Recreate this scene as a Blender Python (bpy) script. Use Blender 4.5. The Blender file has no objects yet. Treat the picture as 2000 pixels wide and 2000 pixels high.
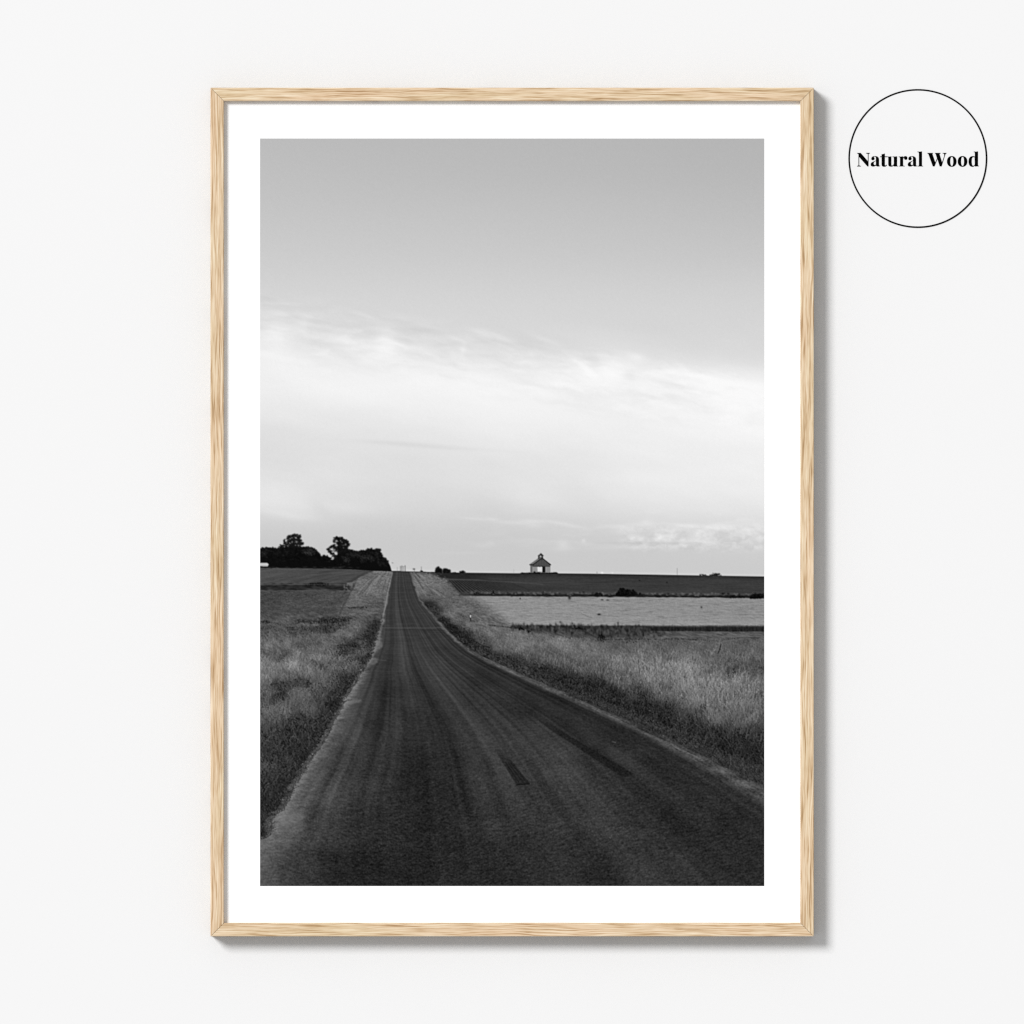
import bpy, bmesh, math
import numpy as np
import mathutils
from mathutils import Vector

scene = bpy.context.scene
COL = scene.collection
S = 0.0005                      # metres per pixel of the 2000 px photograph, on the wall
CAM = 12.0                      # the picture is shot square-on from far away with a long lens

# ---------------------------------------------------------------- camera, light, exposure
cam_data = bpy.data.cameras.new('camera')
cam_data.sensor_width = 36.0
cam_data.lens = 36.0 * CAM / (2000 * S)
cam_data.clip_end = 200.0
camera = bpy.data.objects.new('camera', cam_data)
camera.location = (0, -CAM, 0)
camera.rotation_euler = (math.pi / 2, 0, 0)
COL.objects.link(camera)
scene.camera = camera

world = bpy.data.worlds.new('World')
scene.world = world
world.use_nodes = True
bg = world.node_tree.nodes['Background']
bg.inputs['Color'].default_value = (1.0, 1.0, 1.0, 1)
bg.inputs['Strength'].default_value = 0.49

# one large softbox, up to the left in front of the wall
key_data = bpy.data.lights.new('softbox', 'AREA')
key_data.shape = 'DISK'
KEY_DIR = Vector((-33, -44, 26)).normalized()
KEY_R = 120.0
key_data.size = 40
key_data.energy = 0.69 * math.pi * math.pi * KEY_R ** 2 / -KEY_DIR.y
key_data.color = (1.0, 1.0, 1.0)
key = bpy.data.objects.new('softbox', key_data)
key.location = KEY_DIR * KEY_R
key.rotation_euler = KEY_DIR.to_track_quat('Z', 'Y').to_euler()
COL.objects.link(key)

vs = scene.view_settings
vs.view_transform = 'Standard'
vs.look = 'None'
vs.exposure = 0.0
vs.gamma = 1.0
vs.use_curve_mapping = False
scene.cycles.use_denoising = False
scene.cycles.filter_width = 1.3

# ---------------------------------------------------------------- helpers
def at(px, py, t=0.0):
    """a pixel of the photograph -> the point seen there at height t in front of the wall"""
    k = S * (CAM - t) / CAM
    return Vector(((px - 1000) * k, -t, (1000 - py) * k))

def lin(c):
    c = np.asarray(c, np.float64) / 255.0
    return np.where(c <= 0.04045, c / 12.92, ((c + 0.055) / 1.055) ** 2.4)

def link(name, mesh, mat, parent=None, loc=(0, 0, 0), rot=(0, 0, 0)):
    o = bpy.data.objects.new(name, mesh)
    COL.objects.link(o)
    o.location = loc
    o.rotation_euler = rot
    if mat: mesh.materials.append(mat)
    if parent: o.parent = parent
    return o

def thing(name, label, cat, loc):
    o = bpy.data.objects.new(name, None)
    o.empty_display_size = 0.05
    o.location = loc
    COL.objects.link(o)
    o['label'] = label
    o['category'] = cat
    return o

def box(bm, lo, hi):
    v = [bm.verts.new((x, y, z)) for z in (lo[2], hi[2]) for y in (lo[1], hi[1]) for x in (lo[0], hi[0])]
    for f in ((0, 2, 3, 1), (4, 5, 7, 6), (0, 1, 5, 4), (2, 6, 7, 3), (0, 4, 6, 2), (1, 3, 7, 5)):
        bm.faces.new([v[i] for i in f])

def mesh_of(name, bm, smooth=False):
    bmesh.ops.recalc_face_normals(bm, faces=bm.faces[:])
    m = bpy.data.meshes.new(name)
    bm.to_mesh(m)
    bm.free()
    if smooth:
        for p in m.polygons: p.use_smooth = True
    return m

# ---------------------------------------------------------------- materials
def material(name, rough=0.7, spec=0.0):
    m = bpy.data.materials.new(name)
    m.use_nodes = True
    nt = m.node_tree
    b = nt.nodes['Principled BSDF']
    b.inputs['Roughness'].default_value = rough
    b.inputs['Specular IOR Level'].default_value = spec
    return m, nt, b

def rgb(c, k=1.0):
    return tuple(float(v) * k for v in lin(c)) + (1.0,)

def noise_node(nt, vec, scale, detail=3.0, rough=0.5, dist=0.0):
    n = nt.nodes.new('ShaderNodeTexNoise')
    n.inputs['Scale'].default_value = scale
    n.inputs['Detail'].default_value = detail
    n.inputs['Roughness'].default_value = rough
    n.inputs['Distortion'].default_value = dist
    if vec is not None: nt.links.new(vec, n.inputs['Vector'])
    return n.outputs['Fac']

def mapping(nt, vec, scale, loc=None):
    n = nt.nodes.new('ShaderNodeMapping')
    n.inputs['Scale'].default_value = scale
    nt.links.new(vec, n.inputs['Vector'])
    if loc is not None: nt.links.new(loc, n.inputs['Location'])
    return n.outputs['Vector']

def ramp(nt, fac, stops):
    n = nt.nodes.new('ShaderNodeValToRGB')
    e = n.color_ramp.elements
    while len(e) < len(stops): e.new(0.5)
    for el, (p, c) in zip(e, stops):
        el.position = p
        el.color = c
    nt.links.new(fac, n.inputs['Fac'])
    return n.outputs['Color']

def mix(nt, a, b, fac, mode='MIX'):
    n = nt.nodes.new('ShaderNodeMix')
    n.data_type = 'RGBA'
    n.blend_type = mode
    for s_, v in ((n.inputs[0], fac), (n.inputs[6], a), (n.inputs[7], b)):
        if isinstance(v, bpy.types.NodeSocket): nt.links.new(v, s_)
        else: s_.default_value = v
    return n.outputs[2]

def paint_material(name, c, spread):
    m, nt, b = material(name, 0.85)
    tc = nt.nodes.new('ShaderNodeTexCoord')
    f = noise_node(nt, tc.outputs['Object'], 900.0, 2.0)
    nt.links.new(ramp(nt, f, [(0.3, (c - spread,) * 3 + (1,)), (0.7, (c + spread,) * 3 + (1,))]), b.inputs['Base Color'])
    return m

WALL = paint_material('white_wall_paint', 0.80, 0.003)
PAPER = paint_material('white_paper', 0.93, 0.003)
CARD = paint_material('grey_card', 0.30, 0.02)

def oak_material(name, shade):
    m, nt, b = material(name, 0.62, 0.12)
    tc = nt.nodes.new('ShaderNodeTexCoord')
    inf = nt.nodes.new('ShaderNodeObjectInfo')
    off = nt.nodes.new('ShaderNodeVectorMath'); off.operation = 'SCALE'
    off.inputs['Vector' if 'Vector' in off.inputs else 0].default_value = (3.1, 5.7, 2.3)
    nt.links.new(inf.outputs['Random'], off.inputs['Scale'])
    base = nt.nodes.new('ShaderNodeVectorMath'); base.operation = 'ADD'
    nt.links.new(tc.outputs['Object'], base.inputs[0]); nt.links.new(off.outputs[0], base.inputs[1])
    p = base.outputs[0]
    # the grain wanders a little across the rail
    wob = noise_node(nt, mapping(nt, p, (14, 70, 70)), 1.0, 2.0)
    sh = nt.nodes.new('ShaderNodeMath'); sh.operation = 'MULTIPLY_ADD'
    nt.links.new(wob, sh.inputs[0]); sh.inputs[1].default_value = 0.005; sh.inputs[2].default_value = -0.0025
    cmb = nt.nodes.new('ShaderNodeCombineXYZ'); nt.links.new(sh.outputs[0], cmb.inputs['Y'])
    add = nt.nodes.new('ShaderNodeVectorMath'); add.operation = 'ADD'
    nt.links.new(p, add.inputs[0]); nt.links.new(cmb.outputs[0], add.inputs[1])
    q = add.outputs[0]
    K = 1 / 1.15
    streak = noise_node(nt, mapping(nt, q, (24, 760, 220)), 1.0, 3.0, 0.6)
    col = ramp(nt, streak, [(0.31, rgb((176, 142, 103), K)), (0.40, rgb((206, 175, 137), K)), (0.48, rgb((228, 202, 168), K)), (0.58, rgb((237, 214, 183), K)), (0.67, rgb((248, 231, 204), K))])
    tint = noise_node(nt, mapping(nt, q, (9, 60, 60)), 1.0, 2.0)
    tcol = ramp(nt, tint, [(0.34, (1.0, 0.965, 0.95, 1)), (0.5, (0.99, 0.985, 0.975, 1)), (0.66, (0.965, 0.97, 0.93, 1))])
    col = mix(nt, col, tcol, 1.0, 'MULTIPLY')
    pores = noise_node(nt, mapping(nt, q, (48, 1300, 300)), 1.0, 2.0)
    pcol = ramp(nt, pores, [(0.28, (0.80, 0.75, 0.68, 1)), (0.44, (1, 1, 1, 1)), (1.0, (1, 1, 1, 1))])
    col = mix(nt, col, pcol, 1.0, 'MULTIPLY')
    if shade is not None: col = mix(nt, col, shade, 1.0, 'MULTIPLY')
    nt.links.new(col, b.inputs['Base Color'])
    bump = nt.nodes.new('ShaderNodeBump')
    bump.inputs['Strength'].default_value = 0.12
    bump.inputs['Distance'].default_value = 0.0004
    nt.links.new(streak, bump.inputs['Height'])
    nt.links.new(bump.outputs['Normal'], b.inputs['Normal'])
    return m

OAK = oak_material('natural_oak', None)
OAK_SIDE = oak_material('dimmed_oak_side', (0.56, 0.60, 0.66, 1))      # same oak, darkened and greyed to curb the light it bounces onto the wall
INK, nt_, b_ = material('black_vinyl', 0.6)
f_ = noise_node(nt_, None, 300.0, 2.0)
nt_.links.new(ramp(nt_, f_, [(0.3, (0.0008,) * 3 + (1,)), (0.7, (0.0022,) * 3 + (1,))]), b_.inputs['Base Color'])

# ---------------------------------------------------------------- the wall
bm = bmesh.new()
box(bm, (-5, 0.0, -5), (5, 0.12, 5))
wall = link('wall', mesh_of('wall', bm), WALL)
wall['kind'] = 'structure'
wall['label'] = 'plain white wall behind the framed print'
wall['category'] = 'wall'

# ---------------------------------------------------------------- the framed print
DEPTH = 0.022                    # how far the frame stands off the wall
LIP = 0.0060                     # the front of the rail down to the paper
frame = thing('framed_print', 'tall black and white country road photograph in a pale oak frame with white border', 'picture', at(1000, 1829, 0.0))
FO = frame.location

def rail(length, width):
    """one mitred rail along local X; local Y runs from the outer to the inner edge, local Z off the wall"""
    r = 0.0009
    prof = [(0.0, 0.001), (0.0, DEPTH - r)]
    prof += [(r - r * math.cos(a), DEPTH - r + r * math.sin(a)) for a in (math.pi / 8, math.pi / 4, 3 * math.pi / 8, math.pi / 2)]
    prof += [(width - r + r * math.sin(a), DEPTH - r + r * math.cos(a)) for a in (0, math.pi / 8, math.pi / 4, 3 * math.pi / 8, math.pi / 2)]
    prof += [(width, DEPTH - LIP), (width - 0.004, DEPTH - LIP), (width - 0.004, 0.001)]
    gap = 0.0002
    bm = bmesh.new()
    a = [bm.verts.new((-length / 2 + u + gap, u, v)) for u, v in prof]
    b = [bm.verts.new((length / 2 - u - gap, u, v)) for u, v in prof]
    n = len(prof)
    for i in range(n):
        bm.faces.new((a[i], a[(i + 1) % n], b[(i + 1) % n], b[i]))
    bm.faces.new(a[::-1]); bm.faces.new(b)
    bm.faces.ensure_lookup_table()
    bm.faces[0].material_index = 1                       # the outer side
    return mesh_of('frame_rail', bm)

k = (CAM - DEPTH) / CAM * S
X0, X1, Z0, Z1 = (411.0 - 1000) * k, (1589.6 - 1000) * k, (1000 - 1829.0) * k, (1000 - 171.2) * k
RW = 26.2 * k
W_, H_ = X1 - X0, Z1 - Z0
cx, cz = (X0 + X1) / 2, (Z0 + Z1) / 2
# local axes: X along the rail, Y inwards, Z towards the viewer (-Y of the world)
def basis(xa, ya, za): return mathutils.Matrix((xa, ya, za)).transposed().to_euler()
out = (0, -1, 0)
for name, L, pos, xa, ya in (('frame_rail', W_, (cx, 0, Z1), (-1, 0, 0), (0, 0, -1)),
                             ('frame_rail', W_, (cx, 0, Z0), (1, 0, 0), (0, 0, 1)),
                             ('frame_rail', H_, (X0, 0, cz), (0, 0, -1), (1, 0, 0)),
                             ('frame_rail', H_, (X1, 0, cz), (0, 0, 1), (-1, 0, 0))):
    link(name, rail(L, RW), OAK, frame, Vector(pos) - FO, basis(xa, ya, out)).data.materials.append(OAK_SIDE)

PT = DEPTH - LIP - 0.0001        # front of the paper
bm = bmesh.new()
e = RW - 0.0035
box(bm, (X0 + e - FO.x, -PT, Z0 + e - FO.z), (X1 - e - FO.x, -PT + 0.0004, Z1 - e - FO.z))
link('white_border', mesh_of('white_border', bm), PAPER, frame)
bm = bmesh.new()
box(bm, (X0 + e - FO.x, -PT + 0.0005, Z0 + e - FO.z), (X1 - e - FO.x, -PT + 0.0045, Z1 - e - FO.z))
link('backing_board', mesh_of('backing_board', bm), CARD, frame)

# ---- the black and white landscape on the print, painted as ink tones (display grey 0..255) ----
PX0, PY0, PW, PH = 508, 270, 985, 1460          # the printed area, in the photograph's pixels
rng = np.random.default_rng(7)
TAB = rng.random((256, 256)).astype(np.float32)
YY, XX = np.mgrid[0:PH, 0:PW].astype(np.float32)
XX += PX0 + 0.5
YY += PY0 + 0.5

def vnoise(u, v, seed=0):
    u = np.asarray(u, np.float32) + 17.37 * seed
    v = np.asarray(v, np.float32) + 41.11 * seed
    iu = np.floor(u); iv = np.floor(v)
    fu = u - iu; fv = v - iv
    fu = fu * fu * (3 - 2 * fu); fv = fv * fv * (3 - 2 * fv)
    iu = iu.astype(np.int64) & 255; iv = iv.astype(np.int64) & 255
    ju = (iu + 1) & 255; jv = (iv + 1) & 255
    a = TAB[iv, iu] * (1 - fu) + TAB[iv, ju] * fu
    b = TAB[jv, iu] * (1 - fu) + TAB[jv, ju] * fu
    return (a * (1 - fv) + b * fv) * 2 - 1

def fbm(u, v, seed=0, octaves=4, gain=0.5):
    s = 0; a = 1; t = 0
    for k in range(octaves):
        s = s + a * vnoise(u * 2 ** k, v * 2 ** k, seed + 3 * k + 1)
        t += a; a *= gain
    return s / t

def sstep(a, b, x):
    t = np.clip((x - a) / (b - a), 0, 1)
    return t * t * (3 - 2 * t)

def blur(a, r):
    k = int(max(1, math.ceil(r * 2.5)))
    w = np.exp(-0.5 * (np.arange(-k, k + 1) / r) ** 2); w /= w.sum()
    for ax in (0, 1):
        p = np.pad(a, [(k, k) if i == ax else (0, 0) for i in (0, 1)], mode='edge')
        n = a.shape[ax]
        a = sum(w[i] * (p[i:i + n] if ax == 0 else p[:, i:i + n]) for i in range(2 * k + 1))
    return a

def tone_map(pts, y0, y1, power=1.6, ysc=1.6, soft=60.0, step=5):
    """smooth tones through hand-read points (x, y, grey), rows y0..y1 of the print"""
    p = np.array(pts, np.float32)
    r0, r1 = int(y0 - PY0), int(y1 - PY0)
    cy = np.arange(r0, r1 + step, step) + PY0; cx = np.arange(0, PW + step, step) + PX0
    num = np.zeros((len(cy), len(cx)), np.float32); den = np.zeros_like(num)
    for x, y, v in p:
        d2 = (cx[None, :] - x) ** 2 + ((cy[:, None] - y) * ysc) ** 2
        w = 1 / (d2 + soft) ** power
        num += w * v; den += w
    c = num / den
    fy = (np.arange(r0, r1) - r0) / step; fx = np.arange(PW) / step
    iy = fy.astype(int); ix = fx.astype(int)
    wy = (fy - iy)[:, None]; wx = (fx - ix)[None, :]
    return (c[iy][:, ix] * (1 - wy) * (1 - wx) + c[iy][:, ix + 1] * (1 - wy) * wx
            + c[iy + 1][:, ix] * wy * (1 - wx) + c[iy + 1][:, ix + 1] * wy * wx)

def poly_mask(pts, ss=3):
    """antialiased cover of a polygon in photograph pixels -> (slices, cover)"""
    p = np.array(pts, np.float32) - (PX0, PY0)
    x0, y0 = np.maximum(np.floor(p.min(0)).astype(int) - 1, 0)
    x1, y1 = np.minimum(np.ceil(p.max(0)).astype(int) + 1, (PW, PH))
    yy, xx = np.mgrid[0:(y1 - y0) * ss, 0:(x1 - x0) * ss].astype(np.float32)
    xx = x0 + (xx + 0.5) / ss; yy = y0 + (yy + 0.5) / ss
    ins = np.zeros(xx.shape, bool)
    q = np.roll(p, -1, 0)
    for (ax, ay), (bx, by) in zip(p, q):
        if ay == by: continue
        ins ^= ((ay > yy) != (by > yy)) & (xx < (bx - ax) * (yy - ay) / (by - ay) + ax)
    c = ins.reshape(y1 - y0, ss, x1 - x0, ss).mean((1, 3))
    return (slice(y0, y1), slice(x0, x1)), c

def fill(img, pts, tone, alpha=1.0):
    sl, c = poly_mask(pts)
    t = tone[sl] if isinstance(tone, np.ndarray) else tone
    img[sl] = img[sl] * (1 - c * alpha) + t * c * alpha

def dab(img, x, y, rx, ry, amount, ang=0.0, tone=None):
    """soft elliptical brush: adds `amount`, or mixes towards tone with weight `amount`"""
    R = 3 * max(rx, ry)
    x0, x1 = int(max(0, x - PX0 - R)), int(min(PW, x - PX0 + R + 1))
    y0, y1 = int(max(0, y - PY0 - R)), int(min(PH, y - PY0 + R + 1))
    if x1 <= x0 or y1 <= y0: return
    dx = XX[y0:y1, x0:x1] - x; dy = YY[y0:y1, x0:x1] - y
    c, s = math.cos(ang), math.sin(ang)
    u = (dx * c + dy * s) / rx; v = (-dx * s + dy * c) / ry
    w = np.exp(-0.5 * (u * u + v * v)) * amount
    if tone is None: img[y0:y1, x0:x1] += w
    else: img[y0:y1, x0:x1] = img[y0:y1, x0:x1] * (1 - w) + tone * w

def line(img, pts, width, tone, alpha=1.0, soft=0.6, broken=0.0):
    """a drawn line through pts; tone mixed in with soft edges"""
    p = np.array(pts, np.float32)
    for (ax, ay), (bx, by) in zip(p[:-1], p[1:]):
        m = width + 3
        x0, x1 = int(max(0, min(ax, bx) - PX0 - m)), int(min(PW, max(ax, bx) - PX0 + m + 1))
        y0, y1 = int(max(0, min(ay, by) - PY0 - m)), int(min(PH, max(ay, by) - PY0 + m + 1))
        if x1 <= x0 or y1 <= y0: continue
        px = XX[y0:y1, x0:x1] - ax; py = YY[y0:y1, x0:x1] - ay
        dx, dy = bx - ax, by - ay
        t = np.clip((px * dx + py * dy) / (dx * dx + dy * dy + 1e-9), 0, 1)
        d = np.hypot(px - t * dx, py - t * dy)
        w = np.clip((width / 2 + soft / 2 - d) / soft, 0, 1) * alpha
        if broken: w = w * np.clip(.62 + broken * vnoise(XX[y0:y1, x0:x1] / 5, YY[y0:y1, x0:x1] / 4, 77), 0, 1)
        img[y0:y1, x0:x1] = img[y0:y1, x0:x1] * (1 - w) + tone * w

def blades(img, prob, n, tone, length, lean=0.25, jitter=16, alpha=0.65, batches=10, base_dark=0.75, seed=1, wide=None):
    """grass: n thin upright strokes, far ones first; tone and length are maps or callables of (x, y)"""
    r = np.random.default_rng(seed)
    rows, cols = np.nonzero(prob > 0)
    w = prob[rows, cols].astype(np.float64); w /= w.sum()
    k = r.choice(len(rows), n, p=w)
    k = k[np.argsort(rows[k], kind='stable')]
    y = rows[k] + r.random(n); x = cols[k] + r.random(n)
    L = length(x + PX0, y + PY0) * (0.45 + 0.9 * r.random(n))
    T = tone[rows[k], cols[k]] + r.normal(0, 1, n) * jitter
    ln = r.normal(0.06, lean, n)
    steps = int(max(2, L.max() * 1.3))
    ts = np.linspace(0, 1, steps)
    for part in np.array_split(np.arange(n), batches):
        xs = x[part][:, None] + ln[part][:, None] * L[part][:, None] * ts[None, :] ** 1.7
        ys = y[part][:, None] - L[part][:, None] * ts[None, :]
        tv = T[part][:, None] * (base_dark + (1 - base_dark) * 1.35 * ts[None, :])
        xi = xs.astype(int); yi = ys.astype(int)
        if wide is not None:                              # nearer blades are two dots wide
            w2 = np.broadcast_to((y[part] + PY0 > wide)[:, None], xi.shape)
            ok = w2 & (xi >= 0) & (xi < PW - 1) & (yi >= 0) & (yi < PH)
            img[yi[ok], xi[ok] + 1] = img[yi[ok], xi[ok] + 1] * (1 - alpha * .75) + tv[ok] * alpha * .75
        ok = (xi >= 0) & (xi < PW) & (yi >= 0) & (yi < PH)
        xi = xi[ok]; yi = yi[ok]; tv = tv[ok]
        img[yi, xi] = img[yi, xi] * (1 - alpha) + tv * alpha

def speckle(img, prob, n, tone, size, alpha=0.8, seed=1, flat=1.0):
    """leafy weeds: small blots of the given tone range scattered where prob allows"""
    r = np.random.default_rng(seed)
    rows, cols = np.nonzero(prob > 0)
    w = prob[rows, cols].astype(np.float64); w /= w.sum()
    k = r.choice(len(rows), n, p=w)
    for i in k:
        s = size * (0.5 + r.random())
        dab(img, cols[i] + PX0 + r.random(), rows[i] + PY0 + r.random(), s, s * flat * (0.6 + 0.5 * r.random()), alpha,
            r.random() * 3.1, tone[0] + (tone[1] - tone[0]) * r.random())

def dots(img, x, y, tone, alpha=0.7, big=0.4, seed=1):
    """leaf-sized specks: one or two print dots each, at float positions with their own tones"""
    r = np.random.default_rng(seed)
    xi = np.floor(x - PX0).astype(int); yi = np.floor(y - PY0).astype(int)
    tone = np.broadcast_to(tone, xi.shape)
    for dx, dy, keep in ((0, 0, 1.0), (1, 0, big), (0, 1, big), (1, 1, big * .6), (-1, 0, big * .4)):
        k = (r.random(len(xi)) < keep) & (xi + dx >= 0) & (xi + dx < PW) & (yi + dy >= 0) & (yi + dy < PH)
        img[yi[k] + dy, xi[k] + dx] = img[yi[k] + dy, xi[k] + dx] * (1 - alpha) + tone[k] * alpha

def scatter(prob, n, seed):
    r = np.random.default_rng(seed)
    rows, cols = np.nonzero(prob > 0)
    w = prob[rows, cols].astype(np.float64); w /= w.sum()
    k = r.choice(len(rows), n, p=w)
    return cols[k] + PX0 + r.random(n), rows[k] + PY0 + r.random(n)

# -- road edges, read off the photograph: y -> x
RE = np.array([(1113, 797), (1119, 801), (1143, 809), (1166, 818), (1180, 826), (1205, 848), (1227, 867), (1242, 883), (1260, 903),
               (1275, 924), (1294, 959), (1307, 988), (1327, 1031), (1343, 1067), (1365, 1120), (1377, 1146), (1403, 1206), (1434, 1271),
               (1466, 1333), (1490, 1378), (1522, 1434), (1551, 1484), (1600, 1565), (1660, 1660), (1740, 1790)], np.float32)
LE = np.array([(1113, 768), (1118, 767), (1140, 761.5), (1165, 758), (1183, 755), (1201, 751), (1225, 749), (1256, 744), (1272, 737),
               (1290, 730), (1309, 717), (1330, 710), (1354, 697), (1383, 682), (1408, 670), (1435, 656), (1463, 638), (1490, 624),
               (1530, 597), (1560, 578), (1600, 560), (1650, 532), (1700, 508), (1740, 490)], np.float32)
GE = np.array([(1113, 766), (1140, 759), (1165, 754), (1183, 750), (1201, 746), (1223, 741), (1254, 729), (1287, 720), (1305, 708),
               (1330, 692), (1365, 669), (1381, 662), (1410, 645), (1434, 634), (1455, 621), (1478, 603), (1490, 594), (1533, 567),
               (1579, 543), (1600, 519), (1631, 516), (1640, 503), (1740, 440)], np.float32)
def edge(tab, y): return np.interp(y, tab[:, 0], tab[:, 1])
HZ = np.array([(508, 1107.5), (652, 1110), (700, 1111.5), (735, 1113.5), (767, 1115), (800, 1116), (840, 1117), (920, 1118.6), (1000, 1119.6), (1090, 1120),
               (1150, 1120.5), (1300, 1122.7), (1495, 1126)], np.float32)

def paint_print():
    img = np.zeros((PH, PW), np.float32)
    # ---------------- sky
    rowsky = [(271, 190, 188, 187, 185, 183), (340, 194, 192, 190, 188, 186), (400, 198, 197, 196, 194, 191), (500, 207, 206, 205, 203, 201),
              (560, 213, 213, 212, 211, 210), (600, 219, 217, 216, 215, 214), (640, 226, 220, 218, 217, 217), (680, 241, 231, 224, 224, 219),
              (710, 244, 242, 236, 232, 224), (740, 244, 248, 248, 245, 243), (790, 238, 243, 246, 247, 250), (850, 227, 231, 238, 243, 247),
              (900, 225, 225, 229, 238, 243), (950, 229, 224, 225, 236, 241), (985, 228, 221, 220, 230, 238), (1010, 216, 210, 212, 221, 229),
              (1040, 206, 207, 206, 211, 216), (1080, 201, 204, 204, 205, 208), (1130, 203, 207, 206, 205, 206)]
    sx = [508, 720, 950, 1230, 1490]
    pts = [(x, r[0], v) for r in rowsky for x, v in zip(sx, r[1:])]
    ys = np.array([r[0] for r in rowsky], float)
    cols = np.stack([np.interp(np.arange(PH) + PY0, ys, [r[1 + k] for r in rowsky]) for k in range(5)], 1)
    for i in range(PH):
        img[i] = np.interp(np.arange(PW) + PX0, sx, cols[i])
    img[:900] = blur(img[:900], 14)
    tilt = YY - 0.16 * (XX - 508)                      # the cloud sheets sag to the right
    wisp = fbm(XX / 120 + fbm(XX / 90, YY / 60, 5) * 0.7, tilt / 22 + fbm(XX / 70, YY / 50, 8) * 0.9, 11, 5, 0.55)
    band = sstep(560, 620, tilt + 10) * (1 - sstep(640, 735, tilt))
    img += np.clip(wisp + 0.05, -0.35, .8) * 13 * band
    img += fbm(XX / 55 + fbm(XX / 60, YY / 40, 15) * .8, tilt / 8 + fbm(XX / 40, YY / 40, 16), 17, 4, .55) * 8 * band
    soft = fbm(XX / 160, tilt / 45, 23, 4)
    img += soft * 4.5 * sstep(600, 680, YY) * (1 - sstep(960, 1080, YY))
    low = fbm(XX / 85, YY / 15, 31, 5, 0.55)
    img += np.clip(low - 0.05, 0, 1) * 16 * sstep(985, 1015, YY) * (1 - sstep(1050, 1085, YY)) * sstep(800, 1250, XX)
    for x, y, rx, ry, a, g in [(545, 612, 26, 3, 10, 0.12), (530, 592, 30, 2, 6, 0.02), (612, 620, 18, 3, 7, 0.2), (594, 632, 8, 8, 9, 0), (536, 655, 16, 12, 16, 0.4),
                               (548, 690, 40, 14, 8, 0.3), (715, 617, 20, 2.5, 9, 0.3), (690, 650, 22, 2.5, 7, -0.3), (752, 655, 12, 11, 15, 0.9),
                               (757, 680, 20, 12, 15, -0.4), (650, 662, 20, 3.5, 8, 0.25), (690, 684, 16, 4, 7, -0.2), (840, 638, 24, 2.2, 9, 0.27),
                               (893, 662, 14, 2.2, 9, 0.4), (904, 682, 3.5, 6, 13, 0.2), (935, 648, 16, 2.2, 8, 0.4), (975, 658, 20, 2.4, 10, 0.38),
                               (1062, 662, 18, 2.4, 9, 0.35), (1100, 700, 50, 3, 6, 0.15), (1140, 716, 24, 3, 12, 0.65), (1152, 730, 14, 4, 12, 0.8), (1182, 695, 20, 2.4, 12, 0.15),
                               (1243, 698, 11, 4.5, 13, 0.2), (1195, 728, 12, 12, 11, 0.3), (1210, 713, 12, 3, 8, 0.3), (1300, 725, 20, 4, 12, 0.1),
                               (1340, 732, 30, 2.6, 11, 0.15), (1300, 738, 24, 2.4, 11, 0.3), (1370, 745, 34, 4, 9, 0.2), (1390, 737, 24, 2.4, 8, 0.18),
                               (1460, 765, 45, 20, 6, 0.3), (1420, 790, 60, 22, 4, 0.1), (1290, 722, 8, 2, -8, 0.3), (1320, 752, 24, 2, -6, 0.2), (1230, 735, 9, 8, -9, 0.5),
                               (1160, 715, 7, 7, -7, 0.5), (660, 690, 34, 8, -6, 0.3), (810, 662, 34, 12, -6, 0.2), (1050, 675, 40, 9, -5, 0.2), (600, 668, 20, 7, -6, 0.1),
                               (790, 867, 50, 2.4, -11, 0.06), (890, 876, 60, 2, -7, 0.05), (740, 863, 30, 2, -3, 0.02),
                               (570, 990, 48, 16, 10, 0.25), (575, 1010, 22, 3.5, 9, 0.05), (540, 1001, 22, 3, 6, 0.1), (690, 992, 36, 8, 8, 0.1), (622, 990, 14, 7, -8, 0.6),
                               (1045, 975, 38, 12, 8, 0.1), (1205, 935, 60, 10, 3, 0)]:
        dab(img, x, y, rx * 1.15, ry * 1.25, a * .68, g)
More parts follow.
